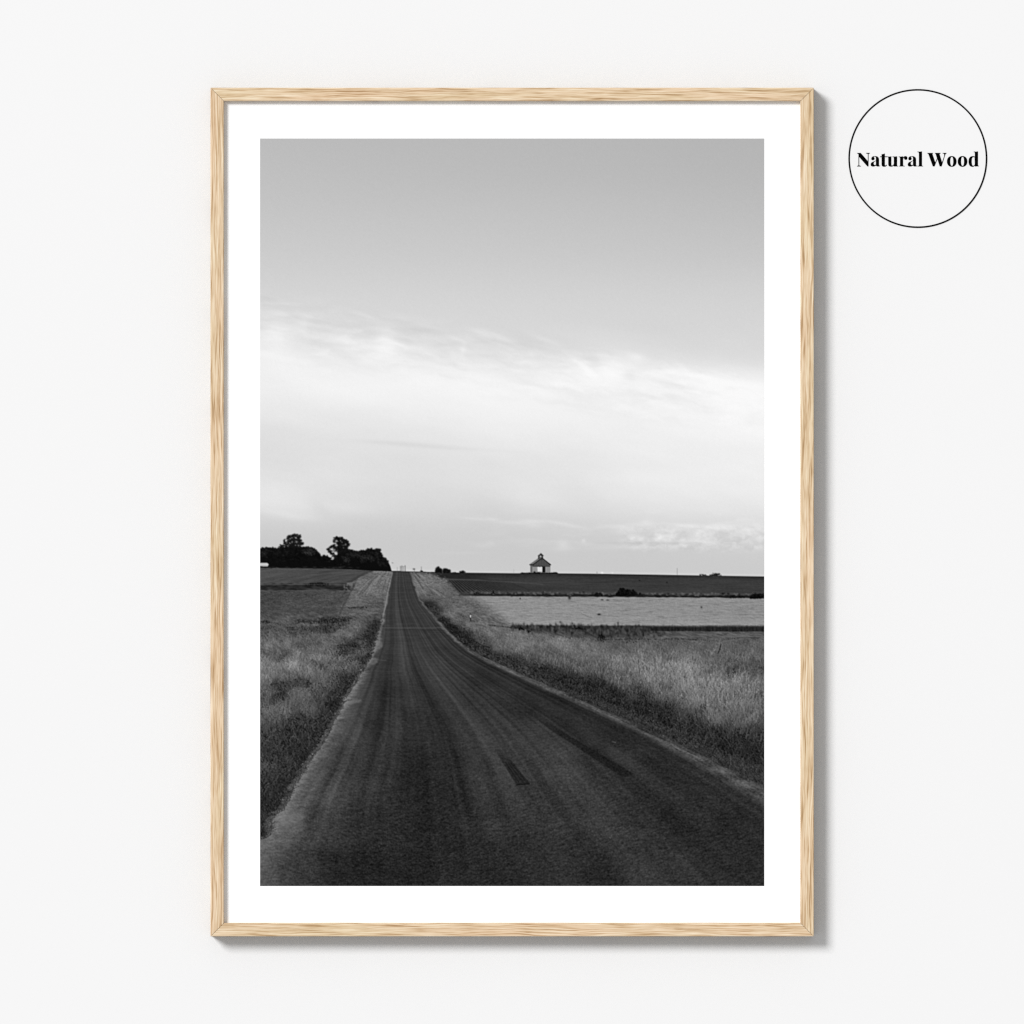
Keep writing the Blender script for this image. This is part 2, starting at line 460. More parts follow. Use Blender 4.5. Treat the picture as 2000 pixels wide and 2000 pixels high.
    for x, y, rx, ry, a, g in [(925, 1013, 18, 1.5, 13, 0.07), (962, 1014, 10, 2, 13, 0.05), (1003, 1021, 28, 2.4, 14, 0.05), (1040, 1018, 18, 2.6, 17, 0.05), (1042, 1027, 12, 3, 10, 0),
                               (1095, 1022, 20, 2.2, 15, 0.15), (1125, 1029, 16, 1.8, 12, 0.08), (945, 1065, 17, 4, 9, 0), (958, 1060, 5, 3, 8, 0.2), (900, 1080, 34, 2, 5, 0), (1100, 1062, 8, 6, 15, 0.2), (1098, 1071, 14, 5, 8, 0),
                               (1140, 1056, 3, 2.6, 22, 0), (1144, 1063, 12, 3, 8, 0), (1225, 1030, 24, 5, 8, -0.2), (1262, 1021, 9, 4, 13, 0), (1238, 1050, 5, 4, 10, 0), (1247, 1048, 5, 4, 11, 0), (1254, 1052, 4, 3, 8, 0), (1234, 1051, 2, 4, 14, 0), (1250, 1052, 8, 4, 14, 0),
                               (1286, 1052, 5, 4, 13, 0), (1293, 1047, 4, 4, 12, 0), (1299, 1052, 5, 3, 9, 0), (1308, 1049, 4, 5, 10, 0), (1290, 1050, 8, 6, 8, 0.1), (1300, 1055, 14, 3, 15, 0), (1314, 1041, 4, 4, 14, 0), (1316, 1048, 4, 5, 12, 0), (1281, 1050, 4, 4, 10, 0), (1345, 1028, 24, 3, 10, 0.15), (1362, 1043, 11, 8, 12, 0.3),
                               (1385, 1060, 18, 2.6, 14, 0.15), (1355, 1036, 8, 6, 8, 0), (1480, 1030, 9, 8, 14, 0.1), (1484, 1056, 3, 6, 14, 0), (1470, 1055, 12, 8, 9, 0), (1240, 1068, 30, 3, 7, 0), (1325, 1067, 18, 2.6, 8, 0), (1180, 1070, 20, 3, 6, 0),
                               (1290, 1061, 60, 1.6, -8, 0), (1210, 1060, 40, 1.6, -4, 0), (1420, 1066, 16, 2, 7, 0), (1290, 1072, 8, 3, 7, 0)]:
        dab(img, x, y, rx, ry, a * .58, g)
    puff = fbm(XX / 15 + fbm(XX / 14, YY / 14, 92) * .8, YY / 8 + fbm(XX / 12, YY / 12, 93) * .7, 91, 5, .6)
    img += np.clip(puff + .1, -.3, 1) * 19 * sstep(1020, 1035, YY) * (1 - sstep(1065, 1085, YY)) * sstep(1190, 1240, XX)
    img = np.where(img > 246, 246 + (img - 246) * .6, img)
    hzr = edge(HZ, XX[0])[None, :]
    img += 9 * np.exp(-0.5 * ((YY - hzr + 1.2) / 1.7) ** 2) * (XX > 765)
    # ---------------- far fields
    fine = vnoise(XX / 3.2, YY / 1.3, 40); grit = vnoise(XX / 1.4, YY / 1.2, 44)
    far = 58 + 5 * fbm(XX / 60, YY / 9, 41, 4) + 3.5 * vnoise(XX / 30, YY / 1.6, 42) + 3 * fine
    far += 10 * sstep(700, 520, XX) * (XX < 740) + 10 * (XX < 740)
    far -= 8 * np.exp(-0.5 * ((YY - hzr - 3) / 4) ** 2) * (XX > 800)
    gc = np.clip(YY - hzr + .5, 0, 1)
    img = img * (1 - gc) + far * gc
    # furrows of the crop rows to the left of the dark field
    rows_ = np.sin((XX + (YY - 1130) * 0.0 - 880 - (YY - 1130) * 1.05) / 6.6 * 2 * np.pi * 58 / (30 + (YY - 1120) * 0.9)) 
    m = sstep(1131, 1135, YY) * (1 - sstep(1157, 1160, YY)) * sstep(872 + (YY - 1132) * .85, 880 + (YY - 1132) * .85, XX) * (1 - sstep(960, 1060, XX + (1160 - YY) * 1.2))
    img = img * (1 - m) + (46 + 15 * rows_ + 4 * fine) * m
    dark = sstep(842, 850, XX - (YY - 1117) * 1.15) * sstep(1119, 1121, YY) * (1 - sstep(1127, 1133, YY - (XX - 870) * 0.02)) * (1 - sstep(900, 970, XX))
    img = img * (1 - dark * .75) + (34 + 3 * fine) * dark * .75
    line(img, [(872, 1131.5), (930, 1133), (1000, 1137), (1060, 1141)], 1.6, 84, .55, 1.2)
    line(img, [(1000, 1137), (1120, 1139), (1300, 1140)], 1.2, 72, .4, 1.5)
    line(img, [(915, 1124), (945, 1131), (960, 1133.5)], 2, 44, .5, 2)
    line(img, [(1000, 1140), (1035, 1152), (1055, 1158)], 2, 44, .5, 2)
    # left: lines along the field towards the road
    for k in range(26):
        x0 = 515 + k * 9 + rng.normal(0, 3); yb = 1142 - max(0, (k - 16)) * 1.2
        line(img, [(x0, yb), (x0 + 60, 1126), (x0 + 130, 1117)], 1.2, rng.choice([58, 88, 84]), .28, 1.2)
    img += (far * 0 + 9 * fbm(XX / 26, (YY + XX * 0.12) / 3.2, 47, 3)) * ((XX < 740) & (YY > hzr) & (YY < 1145))
    img += (8 * fbm(XX / 12, (YY - XX * .06) / 2.6, 48, 4, .6) + 5 * grit) * ((XX < 700) & (YY > 1150))
    # light stubble field
    wob = .45 * vnoise(XX / 2.5, XX * 0, 51) + .5 * vnoise(XX / 23, XX * 0, 151)
    lf = 150 + 8 * fbm(XX / 40, (YY + XX * .03) / 2.2, 52, 4) + 7 * vnoise(XX / 7, YY / 1.1, 53) + 7 * grit - 6 * sstep(1222, 1205, YY)
    lf -= 22 * np.clip(fbm(XX / 22, (YY - XX * .05) / 1.7, 54, 3) - 0.22, 0, 1) * 2
    mask = sstep(1163, 1165, YY - (XX - 925) * 0.006) * (1 - sstep(1220, 1224, YY + wob)) * sstep(-3, 3, XX - (896 + (YY - 1163) * 1.6) + 5 * vnoise(XX / 14, YY / 5, 55))
    img = img * (1 - mask) + lf * mask
    # hedge line between the dark and the light field, and its bushes
    hl = 1161.5 + (XX - 900) * 0.0085
    img = img * (1 - .55 * np.exp(-0.5 * ((YY - hl + 4) / 3) ** 2) * sstep(895, 930, XX)) + 82 * .55 * np.exp(-0.5 * ((YY - hl + 4) / 3) ** 2) * sstep(895, 930, XX)
    r = np.random.default_rng(3)
    for k in range(330):
        x = 898 + 596 * r.random(); y = np.interp(x, [898, 1495], [1161, 1165.5]) + r.normal(0, 1.1)
        dab(img, x, y, 2 + 3 * r.random(), 0.7 + 0.6 * r.random(), .75, 0, 22 + 22 * r.random())
    for k in range(260):
        x = 905 + 590 * r.random(); y = np.interp(x, [898, 1495], [1157.5, 1162]) + r.normal(0, 1.6)
        dab(img, x, y, 1.5, 1, .6, 0, r.choice([35, 60, 95, 105]))
    def bush(x, y, w, h, n, lo=8, hi=34, s=1.6, seed=0):
        q = np.random.default_rng(seed)
        hs = q.random(9)
        for k in range(n):
            a = q.random() * np.pi; d = math.sqrt(q.random()) * (.72 + .38 * hs[int(a / np.pi * 8.99)])
            dab(img, x + math.cos(a) * d * w / 2, y - math.sin(a) * d * h * .92 + 0.5, s * (0.35 + q.random() * .5), s * (0.3 + q.random() * .45), .85, q.random() * 3, lo + (hi - lo) * q.random() ** 2)
    bush(1222, 1162, 42, 11, 240, 8, 38, 1.8, 1); bush(1217, 1162, 30, 15, 230, 6, 30, 1.7, 2); bush(1236, 1162, 16, 11, 90, 8, 34, 1.6, 51); bush(1169, 1164, 22, 8, 60, 14, 40, 1.6, 3); bush(1249, 1163, 10, 7, 20, 14, 40, 1.4, 4)
    bush(1480, 1167.5, 40, 10, 260, 8, 30, 1.8, 5); bush(1440, 1167, 34, 6, 60, 14, 40, 1.5, 6); bush(931, 1161, 10, 6, 16, 16, 44, 1.3, 7); bush(963, 1160, 8, 7, 14, 16, 50, 1.3, 8)
    bush(1062, 1163, 8, 9, 14, 24, 60, 1.2, 9); bush(1414, 1161, 8, 5, 10, 24, 50, 1.2, 10); bush(1423, 1161, 6, 6, 8, 24, 50, 1.2, 11)
    for x, y, a, b, t in [(1112.5, 1168, 2.2, 2.4, 62), (1112, 1166, 1.5, 1.5, 50), (1016, 1169, 1, 1.2, 55), (1170, 1200, 2.2, 1.2, 22), (1176, 1171.5, 2, .8, 50), (1187, 1172, 2, .8, 60), (1370, 1186, 1.3, 1.5, 70), (1249, 1133.5, 1.2, .8, 22), (1302.5, 1137.5, .8, .8, 20)]:
        dab(img, x, y, a, b, .95, 0, t)
    line(img, [(1135, 1198), (1148, 1204), (1156, 1206)], 1, 100, .7, 1)
    # ---------------- grass tones, both sides of the road
    G = [  # right
        (815, 1122, 100), (830, 1130, 116), (850, 1140, 112), (825, 1148, 110), (860, 1155, 98), (885, 1158, 98), (840, 1165, 88), (870, 1172, 92), (905, 1175, 98), (900, 1190, 102), (930, 1197, 98),
        (880, 1200, 104), (960, 1208, 104), (930, 1212, 100), (990, 1215, 106), (838, 1179, 52), (850, 1193, 60), (868, 1212, 48), (881, 1224, 36), (898, 1242, 38), (916, 1256, 44), (945, 1274, 56), (975, 1290, 60), (908, 1238, 60),
        (890, 1214, 90), (920, 1224, 100), (960, 1232, 104), (1000, 1242, 106), (935, 1248, 76), (980, 1262, 96), (1020, 1260, 112), (1060, 1250, 100), (1100, 1258, 112), (1150, 1268, 108), (1040, 1282, 84), (1080, 1290, 82),
        (1000, 1298, 56), (1060, 1314, 50), (1100, 1330, 46), (1140, 1350, 40), (1110, 1300, 84), (1030, 1303, 60), (1180, 1275, 104), (1250, 1270, 96), (1320, 1275, 94), (1400, 1270, 92), (1470, 1270, 92), (1200, 1295, 112), (1270, 1303, 110),
        (1330, 1306, 114), (1400, 1306, 92), (1470, 1312, 74), (1430, 1314, 74), (1440, 1326, 112), (1400, 1330, 116), (1480, 1345, 106), (1340, 1335, 114), (1270, 1330, 106), (1200, 1322, 88), (1160, 1312, 82), (1160, 1342, 44),
        (1200, 1362, 36), (1250, 1356, 66), (1300, 1350, 92), (1350, 1370, 102), (1400, 1380, 102), (1450, 1380, 98), (1485, 1390, 90), (1250, 1383, 38), (1300, 1393, 46), (1340, 1400, 62), (1400, 1405, 92), (1450, 1410, 88),
        (1300, 1416, 30), (1350, 1428, 36), (1400, 1436, 48), (1440, 1430, 60), (1485, 1440, 54), (1400, 1462, 28), (1450, 1472, 28), (1485, 1480, 30), (1450, 1500, 42), (1485, 1512, 48), (1220, 1335, 92), (1440, 1450, 34),
        (1180, 1240, 62), (1230, 1240, 66), (1300, 1243, 84), (1380, 1243, 86), (1470, 1246, 86), (1120, 1235, 70), (1070, 1232, 72), (1200, 1258, 84), (1300, 1258, 84), (1430, 1258, 84),
        # left
        (720, 1118, 96), (742, 1124, 118), (755, 1130, 114), (710, 1140, 112), (730, 1150, 112), (748, 1150, 100), (697, 1160, 104), (740, 1178, 86), (688, 1178, 100), (678, 1194, 92), (720, 1194, 92), (735, 1204, 84), (715, 1170, 94),
        (520, 1165, 70), (600, 1165, 72), (655, 1170, 74), (520, 1190, 72), (600, 1190, 76), (645, 1190, 72), (670, 1160, 76), (520, 1210, 78), (560, 1215, 84), (520, 1232, 78), (550, 1247, 90), (520, 1260, 100), (560, 1264, 98), (600, 1257, 90),
        (640, 1257, 92), (680, 1240, 98), (702, 1216, 96), (700, 1248, 76), (690, 1262, 62), (718, 1246, 56), (731, 1226, 54), (735, 1216, 56), (520, 1276, 90), (540, 1284, 76), (600, 1275, 96), (650, 1280, 86), (670, 1275, 64), (700, 1275, 76), (710, 1290, 62),
        (520, 1300, 104), (570, 1300, 112), (620, 1288, 102), (600, 1312, 100), (640, 1300, 78), (610, 1300, 80), (680, 1300, 78), (520, 1320, 96), (560, 1318, 88), (540, 1340, 62), (560, 1345, 54), (590, 1335, 58), (620, 1320, 82), (660, 1330, 66), (680, 1344, 48), (672, 1330, 54),
        (520, 1360, 72), (545, 1365, 48), (580, 1360, 78), (620, 1370, 62), (650, 1380, 38), (600, 1390, 66), (550, 1390, 74), (520, 1400, 72), (580, 1410, 52), (620, 1420, 48), (635, 1428, 34), (520, 1430, 58), (560, 1440, 46), (600, 1453, 40),
        (520, 1470, 48), (560, 1480, 42), (588, 1485, 30), (520, 1500, 56), (560, 1510, 40), (530, 1540, 40), (515, 1570, 34), (550, 1540, 34)]
    gy0, gy1 = 1112, 1640
    gt = np.zeros_like(img); o = gy0 - PY0
    gt[o:gy1 - PY0] = tone_map(G, gy0, gy1, 2.0, 1.5, 40, 4)
    gt = gt * (1 - .22 * sstep(76, 42, gt))
    Lg = edge(GE, YY); Le = edge(LE, YY); Re = edge(RE, YY)
    clump = fbm(XX / 16, YY / 7, 61, 3)
    gsz = np.interp(YY, [1113, 1200, 1560], [1.2, 2.0, 3.4])
    gtx = fbm((XX + .1 * YY) / gsz, YY / (gsz * 2.4), 65, 3, .65)                       # upright grass grain
    gtx2 = fbm(XX / (gsz * 3.2), YY / (gsz * 2.2), 66, 3, .6)
    gbase = gt * (1 + (0.10 + .10 * sstep(1150, 1230, YY)) * clump + .26 * gtx + .22 * gtx2) + 4 * grit
    lv = (XX < Lg) & (YY > hzr)
    vL = sstep(-4, 4, XX - np.interp(YY, [1110, 1118, 1128, 1140, 1153, 1200, 1215, 1600], [745, 718, 700, 690, 690, 668, 508, 508]) + 6 * vnoise(XX / 7, YY / 4, 63))
    vL = np.where(YY > 1150, np.maximum(vL, sstep(1148, 1156, YY)), vL) * lv
    img = img * (1 - vL) + gbase * vL
    # right verge: from the crest down, left of the light field, then everything below it
    top = np.interp(XX, [800, 832, 850, 872, 880, 895, 920, 985, 1000, 1060, 1500], [1116, 1117, 1124, 1134, 1142, 1158, 1165, 1208, 1222, 1225, 1225])
    vs_ = 5 + 11 * sstep(880, 935, XX) * (1 - sstep(995, 1030, XX))
    vR = sstep(-1, 1, (YY - top - 9 * fbm(XX / 6, YY / 3, 64, 4, .7)) / vs_) * (XX > Re - 2) * gc
    img = img * (1 - vR) + gbase * vR
    # mown stripes of the far verges run to the crest
    for k in range(15):
        xb = 690 + k * 5.0; xt = 741 + k * 1.75
        t = rng.choice([62, 70, 132, 142, 126])
        line(img, [(xt, 1117), (xt + (xb - xt) * .5, 1136), (xb, 1163)], 1.4, t, .6 if k % 2 else .4, 1.6, .9)
    for x0, y0, x1, y1, t in [(803, 1119, 832, 1164, 128), (805, 1119, 826, 1150, 76), (808, 1119, 836, 1148, 130), (812, 1119, 848, 1163, 70), (815, 1120, 842, 1140, 134), (824, 1135, 860, 1164, 134), (832, 1140, 868, 1166, 128), (820, 1122, 838, 1134, 136), (838, 1145, 865, 1160, 76), (846, 1142, 880, 1160, 116)]:
        line(img, [(x0, y0), ((x0 + x1) / 2 + 1, (y0 + y1) / 2), (x1, y1)], 2.2, t, .75, 2.2, .9)
    line(img, [(667, 1150), (680, 1138), (700, 1126), (728, 1113)], 4, 62, .8, 3)
    line(img, [(694, 1139), (686, 1153), (672, 1180), (664, 1198)], 3, 62, .55, 2.5)
    for y_, a in ((1166, .4), (1172, .3)):
        line(img, [(700, y_), (750, y_ + 2)], 1.5, 126, a, 1.5, .9)
    fill(img, [(677, 1138), (690, 1137), (687, 1152), (680, 1154)], 112, .8)
    # dark hedge in the left fields
    for k in range(380):
        x = 506 + 178 * r.random(); y = 1147 + r.normal(0, 3.0) - 4.5 * math.exp(-((x - 618) / 22) ** 2) + (x - 508) * .01
        dab(img, x, y, 2.2 + 2.4 * r.random(), 0.9, .6, 0, 18 + 42 * r.random())
    bush(620, 1143, 44, 6, 70, 12, 40, 1.6, 12)
    for k in range(26): dab(img, 672 + r.random() * 12, 1140 + r.random() * 14, 1, 1, .6, 0, r.choice([40, 110]))
    for y_ in (1141.5, 1153.5): line(img, [(508, y_), (600, y_), (680, y_ + .5)], 1.5, 88, .5, 1.5)
    # dark weeds in the left grass
    for x, y, rx, ry, n in [(640, 1214, 34, 4.5, 120), (664, 1209, 26, 4, 50), (622, 1228, 24, 5, 90), (648, 1226, 18, 7, 80), (634, 1233, 14, 4, 40), (578, 1236, 13, 5, 70), (570, 1228, 10, 3, 24), (700, 1245, 14, 8, 40), (668, 1262, 10, 4, 26), (660, 1278, 12, 5, 40), (690, 1262, 10, 7, 30),
                            (610, 1297, 6, 8, 40), (645, 1294, 5, 4, 24), (518, 1214, 10, 3, 14), (590, 1213, 12, 3, 20), (724, 1246, 3, 3, 16), (733, 1222, 4, 9, 30), (688, 1187, 8, 1.5, 4), (706, 1186, 8, 2, 6)]:
        m_ = n * 4
        wx = x + rx * r.normal(0, .55, m_); wy = y + ry * r.normal(0, .6, m_)
        for k in range(0, m_, 16): dab(img, wx[k], wy[k], 2.2 + 2 * r.random(), 1.0 + .5 * r.random(), .42, -.2, 22)
        dots(img, wx, wy, 16 + 62 * r.random(m_) ** 1.4, .55, .5, int(x))
    # right: dark strip of standing crop, ditch lines
    dk = sstep(1223, 1226, YY + wob) * (1 - sstep(1232, 1235, YY + (1495 - XX) * 0.004 - wob)) * sstep(1255, 1275, XX)
    img = img * (1 - dk) + (36 + 10 * vnoise(XX / 2.2, YY / 14, 71) + 10 * (1 - sstep(1223, 1226, YY)) + 6 * fine - 12 * sstep(1290, 1270, XX)) * dk
    for k in range(420):
        x = 1000 + 275 * r.random(); y = np.interp(x, [1000, 1275], [1224, 1230]) + r.normal(0, 3.0)
        dab(img, x, y, .9 + r.random(), 1.4 + 1.6 * r.random(), .55, 0, r.choice([22, 30, 44, 60, 80]))
    for k in range(420):
        x = 1000 + 300 * r.random(); y = np.interp(x, [1000, 1060, 1130, 1300], [1223, 1226, 1231, 1236]) + abs(r.normal(0, 5.0)) - 2
        dab(img, x, y, .8 + r.random(), 1.2 + 1.2 * r.random(), .5, 0, r.choice([24, 40, 66, 90]))
    line(img, [(955, 1221), (1000, 1226), (1030, 1227)], 2.5, 40, .8, 2)
    bush(1018, 1230, 10, 6, 14, 8, 20, 1.6, 13); bush(1034, 1235, 6, 5, 10, 10, 24, 1.4, 14); bush(1174, 1250, 15, 13, 80, 10, 34, 1.7, 15); bush(1130, 1229, 30, 6, 40, 12, 36, 1.5, 16)
    line(img, [(1168, 1250), (1230, 1248.5), (1290, 1249), (1330, 1248), (1400, 1252)], 2.4, 28, .95, 2, .8)
    line(img, [(1400, 1252), (1440, 1246), (1495, 1244.5)], 1.8, 38, .7, 1.5, .8)
    for x0, x1, y_, t in [(1360, 1440, 1238.5, 116), (1385, 1470, 1241, 110), (1410, 1492, 1243.4, 132), (1450, 1492, 1239, 112), (1300, 1380, 1243, 104)]:
        line(img, [(x0, y_ + .8), ((x0 + x1) / 2, y_), (x1, y_ + .4)], 1.2, t, .8, 1.2, .9)
    # grass blades
    dens = sstep(1205, 1260, YY)
    leftp = dens * (XX < Lg - 1); 
    band_r = np.clip((XX - Re - 3), 0, None)
    rtop = np.interp(XX, [830, 900, 985, 1040, 1100, 1500], [1180, 1200, 1226, 1240, 1250, 1254])
    rightp = (YY > rtop) * (XX > Re + 4 + (YY - 1180) * .05) * (0.4 + dens)
    btone = gt * (1.06 + .14 * clump + .26 * gtx2)
    blades(img, leftp, 30000, btone, lambda x, y: 3 + (y - 1200) * .038, .3, 15, .5, 16, .84, 5)
    blades(img, rightp, 40000, btone, lambda x, y: 3.5 + np.clip(y - 1215, 0, None) * .075, .24, 14, .5, 16, .86, 6)
    # bright seed heads and dark gaps in the nearer grass
    blades(img, rightp * (gt > 78) * sstep(1270, 1340, YY), 2200, btone + 24, lambda x, y: 4 + np.clip(y - 1230, 0, None) * .075, .25, 12, .6, 6, .95, 8, 1350)
    blades(img, rightp * (gt > 60) * sstep(1270, 1340, YY), 2600, btone * .62, lambda x, y: 3 + np.clip(y - 1230, 0, None) * .05, .25, 8, .45, 6, .95, 9, 1360)
    blades(img, leftp * (gt > 60) * sstep(1270, 1340, YY), 1700, btone + 26, lambda x, y: 3 + np.clip(y - 1230, 0, None) * .05, .4, 14, .6, 6, .95, 10, 1340)
    wl = leftp * np.clip((84 - gt) / 40, 0, 1); wr = rightp * np.clip((80 - gt) / 40, 0, 1)
    for p_, n_, sd in ((wl, 6500, 11), (wr, 11000, 12)):
        x_, y_ = scatter(p_ * (.1 + np.clip(.4 + gtx2 * 2.2, 0, 1)), n_, sd); dots(img, x_, y_, 8 + 28 * r.random(n_), .5 + .1 * (sd == 12), .6, sd)
        x_, y_ = scatter(p_ * (.25 + np.clip(.5 - gtx2 * 1.6, 0, 1)), n_ // 2, sd + 20); dots(img, x_, y_, 40 + 44 * r.random(n_ // 2) ** 1.6, .55, .3, sd + 1)
        x_, y_ = scatter(p_ * sstep(1290, 1370, YY), 260, sd + 30); dots(img, x_, y_, 80 + 35 * r.random(260), .6, .35, sd + 2)
    blades(img, wr * sstep(1290, 1360, YY), 1300, btone + 24, lambda x, y: 3 + np.clip(y - 1250, 0, None) * .045, .45, 14, .55, 4, .95, 15, 1400)
    blades(img, wl * sstep(1290, 1360, YY), 1500, btone + 26, lambda x, y: 3 + np.clip(y - 1250, 0, None) * .035, .55, 14, .55, 4, .95, 16, 1360)
    for p_, sd, n_ in ((rightp, 41, 150), (leftp, 42, 110)):
        x_, y_ = scatter(p_ * (gt > 50) * sstep(1235, 1330, YY), n_, sd)
        q_ = np.random.default_rng(sd)
        tuft_ = np.zeros_like(img)
        for a_, b_ in zip(x_, y_): dab(tuft_, a_, b_, 3 + (b_ - 1200) * .02, 2 + (b_ - 1200) * .012, 1.0)
        blades(img, np.clip(tuft_, 0, 1) * (p_ > 0), n_ * 16, btone + 20, lambda x, y: 4 + np.clip(y - 1230, 0, None) * .07, .4, 14, .6, 8, .85, sd)
    line(img, [(1408, 1258), (1406, 1268), (1402, 1276)], 1.4, 24, .9, 1)
    # ---------------- gravel shoulders and road
    RT = [(780, 1125, 62), (790, 1170, 60), (800, 1210, 62), (780, 1240, 63), (800, 1260, 62), (850, 1260, 60), (760, 1300, 58), (800, 1300, 62), (850, 1300, 62), (900, 1300, 58), (950, 1318, 49), (720, 1360, 64), (750, 1360, 52), (800, 1360, 58),
          (850, 1360, 61), (950, 1360, 57), (1040, 1378, 48), (1100, 1390, 46), (690, 1420, 74), (725, 1420, 54), (770, 1420, 59), (820, 1420, 49), (880, 1420, 58), (950, 1420, 60), (1050, 1430, 64), (1150, 1430, 52), (1200, 1440, 45),
          (625, 1540, 80), (660, 1500, 70), (690, 1500, 60), (750, 1500, 54), (825, 1500, 43), (880, 1500, 56), (940, 1490, 56), (1000, 1480, 60), (1100, 1480, 67), (1200, 1480, 54), (1300, 1500, 46), (1400, 1560, 48),
          (570, 1620, 88), (620, 1600, 66), (700, 1600, 50), (760, 1600, 46), (825, 1590, 40), (900, 1580, 53), (960, 1590, 52), (1040, 1580, 53), (1100, 1600, 58), (1180, 1590, 61), (1250, 1570, 52), (1330, 1600, 42), (1420, 1620, 41), (1480, 1600, 46),
          (520, 1700, 82), (560, 1690, 68), (600, 1700, 54), (650, 1700, 40), (720, 1700, 36), (800, 1690, 38), (880, 1690, 43), (960, 1690, 43), (1040, 1660, 46), (1120, 1660, 50), (1170, 1700, 44), (1225, 1640, 57), (1260, 1700, 55),
          (1330, 1680, 52), (1400, 1690, 48), (1480, 1700, 43)]
    rt = np.zeros_like(img); rt[o:] = tone_map(RT, gy0, PY0 + PH, 2.0, .9, 200, 4)
    s = np.clip((XX - Le) / (Re - Le), -.4, 1.4)
    streak = fbm(s * 22 + .35 * vnoise(s * 5, YY / 160, 82), YY / 420, 81, 3, .6)
    fade = 1 - .45 * sstep(1480, 1680, YY)
    st2 = vnoise(s * 75 + .5 * vnoise(s * 9, YY / 120, 181), YY / 260, 182) * sstep(1140, 1220, YY)
    st3 = vnoise(s * 140 + .5 * vnoise(s * 9, YY / 90, 183), YY / 200, 184) * sstep(1220, 1320, YY)
    road = (rt - 3) * (1 + (.2 * streak + .12 * st2 + .07 * st3) * fade)
    for s0, w, a, y0, y1 in [(.24, .025, -7, 1330, 1560), (.33, .03, -9, 1300, 1640), (.36, .012, -6, 1380, 1620), (.62, .03, -4, 1300, 1500), (.13, .03, -5, 1340, 1500), (.47, .03, 4, 1250, 1600), (.71, .02, 4, 1250, 1480), (.8, .03, -5, 1280, 1480),
                             (.56, .02, 4, 1120, 1500), (.3, .05, 4, 1120, 1300), (.5, .08, -4, 1120, 1260), (.86, .015, 4, 1280, 1420), (.92, .03, -6, 1240, 1470)]:
        road += a * np.exp(-0.5 * ((s - s0) / w) ** 2) * sstep(y0 - 40, y0 + 20, YY) * (1 - sstep(y1 - 60, y1 + 40, YY))
    d = np.clip(YY - 1113, 1, None)
    near = sstep(1180, 1650, YY)
    shear = (XX - 790) / d                                     # ripples tilt along the road's own direction
    tex = fbm((XX + 0.15 * YY) / 6.2, (YY + 0.22 * np.clip(XX - 850, 0, None) * near) / 2.3, 83, 3, .6)
    tex2 = fbm((XX - .3 * YY) / 11, (YY + .32 * np.clip(XX - 800, 0, None) * near) / 4.2, 84, 3, .65)
    gr = rng.normal(0, 1, img.shape).astype(np.float32)
    gr = blur(gr, .75) * 1.9
    road += tex * (2.5 + 12 * near) + tex2 * 6 * near + gr * (.8 + 5 * near) + 3.5 * vnoise(XX / 24, YY / 1.2, 85) * (1 - near) + vnoise(XX / 60, YY / 20, 86) * 3
    road += np.clip(vnoise(XX / 1.6, YY / 1.5, 87) - .72, 0, 1) * 70 * near
    Rn = Re + 1.5 * vnoise(XX * 0, YY / 9, 88)
    rm = sstep(-1.5, 1.5, XX - Lg) * (1 - sstep(-1, 1.5, XX - Rn)) * (YY > hzr)
    img = img * (1 - rm) + road * rm
    # left gravel: pale, ragged towards the grass, melting into the asphalt
    gv = 118 + 16 * fbm(XX / 9, YY / 4, 92, 4) + gr * 5 + 6 * vnoise(XX / 14, YY / 2, 93) - 26 * sstep(1600, 1700, YY) - 8 * (1 - sstep(1230, 1300, YY)) + 12 * tex2 * near
    wdt = np.interp(YY, [1113, 1200, 1240, 1300, 1400, 1480, 1560, 1640, 1740], [1.5, 3, 5, 8, 15, 25, 36, 42, 46])
    mid = np.interp(YY, [1113, 1200, 1260, 1300, 1360, 1420, 1489, 1528, 1559, 1590, 1618, 1647, 1675, 1740],
                    [767, 751, 740, 719, 692, 658, 616, 590, 574, 572, 553, 539, 522, 480])
    rag = fbm(XX / 26, YY / 5, 95, 3, .7) * 1.5 * np.interp(YY, [1113, 1260, 1400, 1740], [.5, 2, 5, 8])
    gm = np.clip(.94 + .3 * fbm(XX / 7, YY / 2.6, 104, 3), 0, 1) * sstep(-3, 4, XX - Lg + rag * 1.3 + 4 * fbm(XX / 4, YY / 2.5, 99, 2)) * (1 - sstep(-.7, 1.25, (XX - mid + rag * 1.1) / wdt)) * (YY > 1116)
    img = img * (1 - gm) + gv * gm
    for poly, t in [([(733, 1251), (746, 1253), (747.5, 1262), (741, 1269), (731, 1268)], 126), ([(742, 1212), (751, 1208), (752, 1214), (744, 1219)], 132), ([(720, 1286), (732, 1284), (740, 1288), (735, 1290), (739, 1293), (730, 1298), (716, 1303), (712, 1300)], 118),
                    ([(668, 1372), (690, 1368), (707, 1366.5), (704, 1369.5), (690, 1374), (676, 1378)], 126), ([(752, 1165), (757, 1170), (757, 1180), (751, 1184), (750, 1176)], 126), ([(520, 1598), (548, 1590), (575, 1587), (602, 1594), (585, 1603), (556, 1612), (522, 1610)], 118)]:
        sl, c = poly_mask(poly); c = blur(c, 1.3); c = c * (.32 if poly[0][1] > 1500 else .55); img[sl] = img[sl] * (1 - c) + (t + 10 * tex[sl]) * c
    line(img, [(738, 1289), (754, 1290)], 1.2, 88, .7, 1)
    line(img, [(766, 1119), (761, 1140), (757, 1158), (753, 1183), (748, 1203)], 2.2, 130, .75, 1.6)
    # right shoulder: a thin pale line of grit along the asphalt
    rw = np.interp(YY, [1113, 1200, 1260, 1340, 1460, 1560], [1.2, 2.2, 3.2, 5.5, 11, 17])
    nx = np.interp(YY, [1113, 1200, 1300, 1400, 1560], [.95, .75, .45, .42, .45])
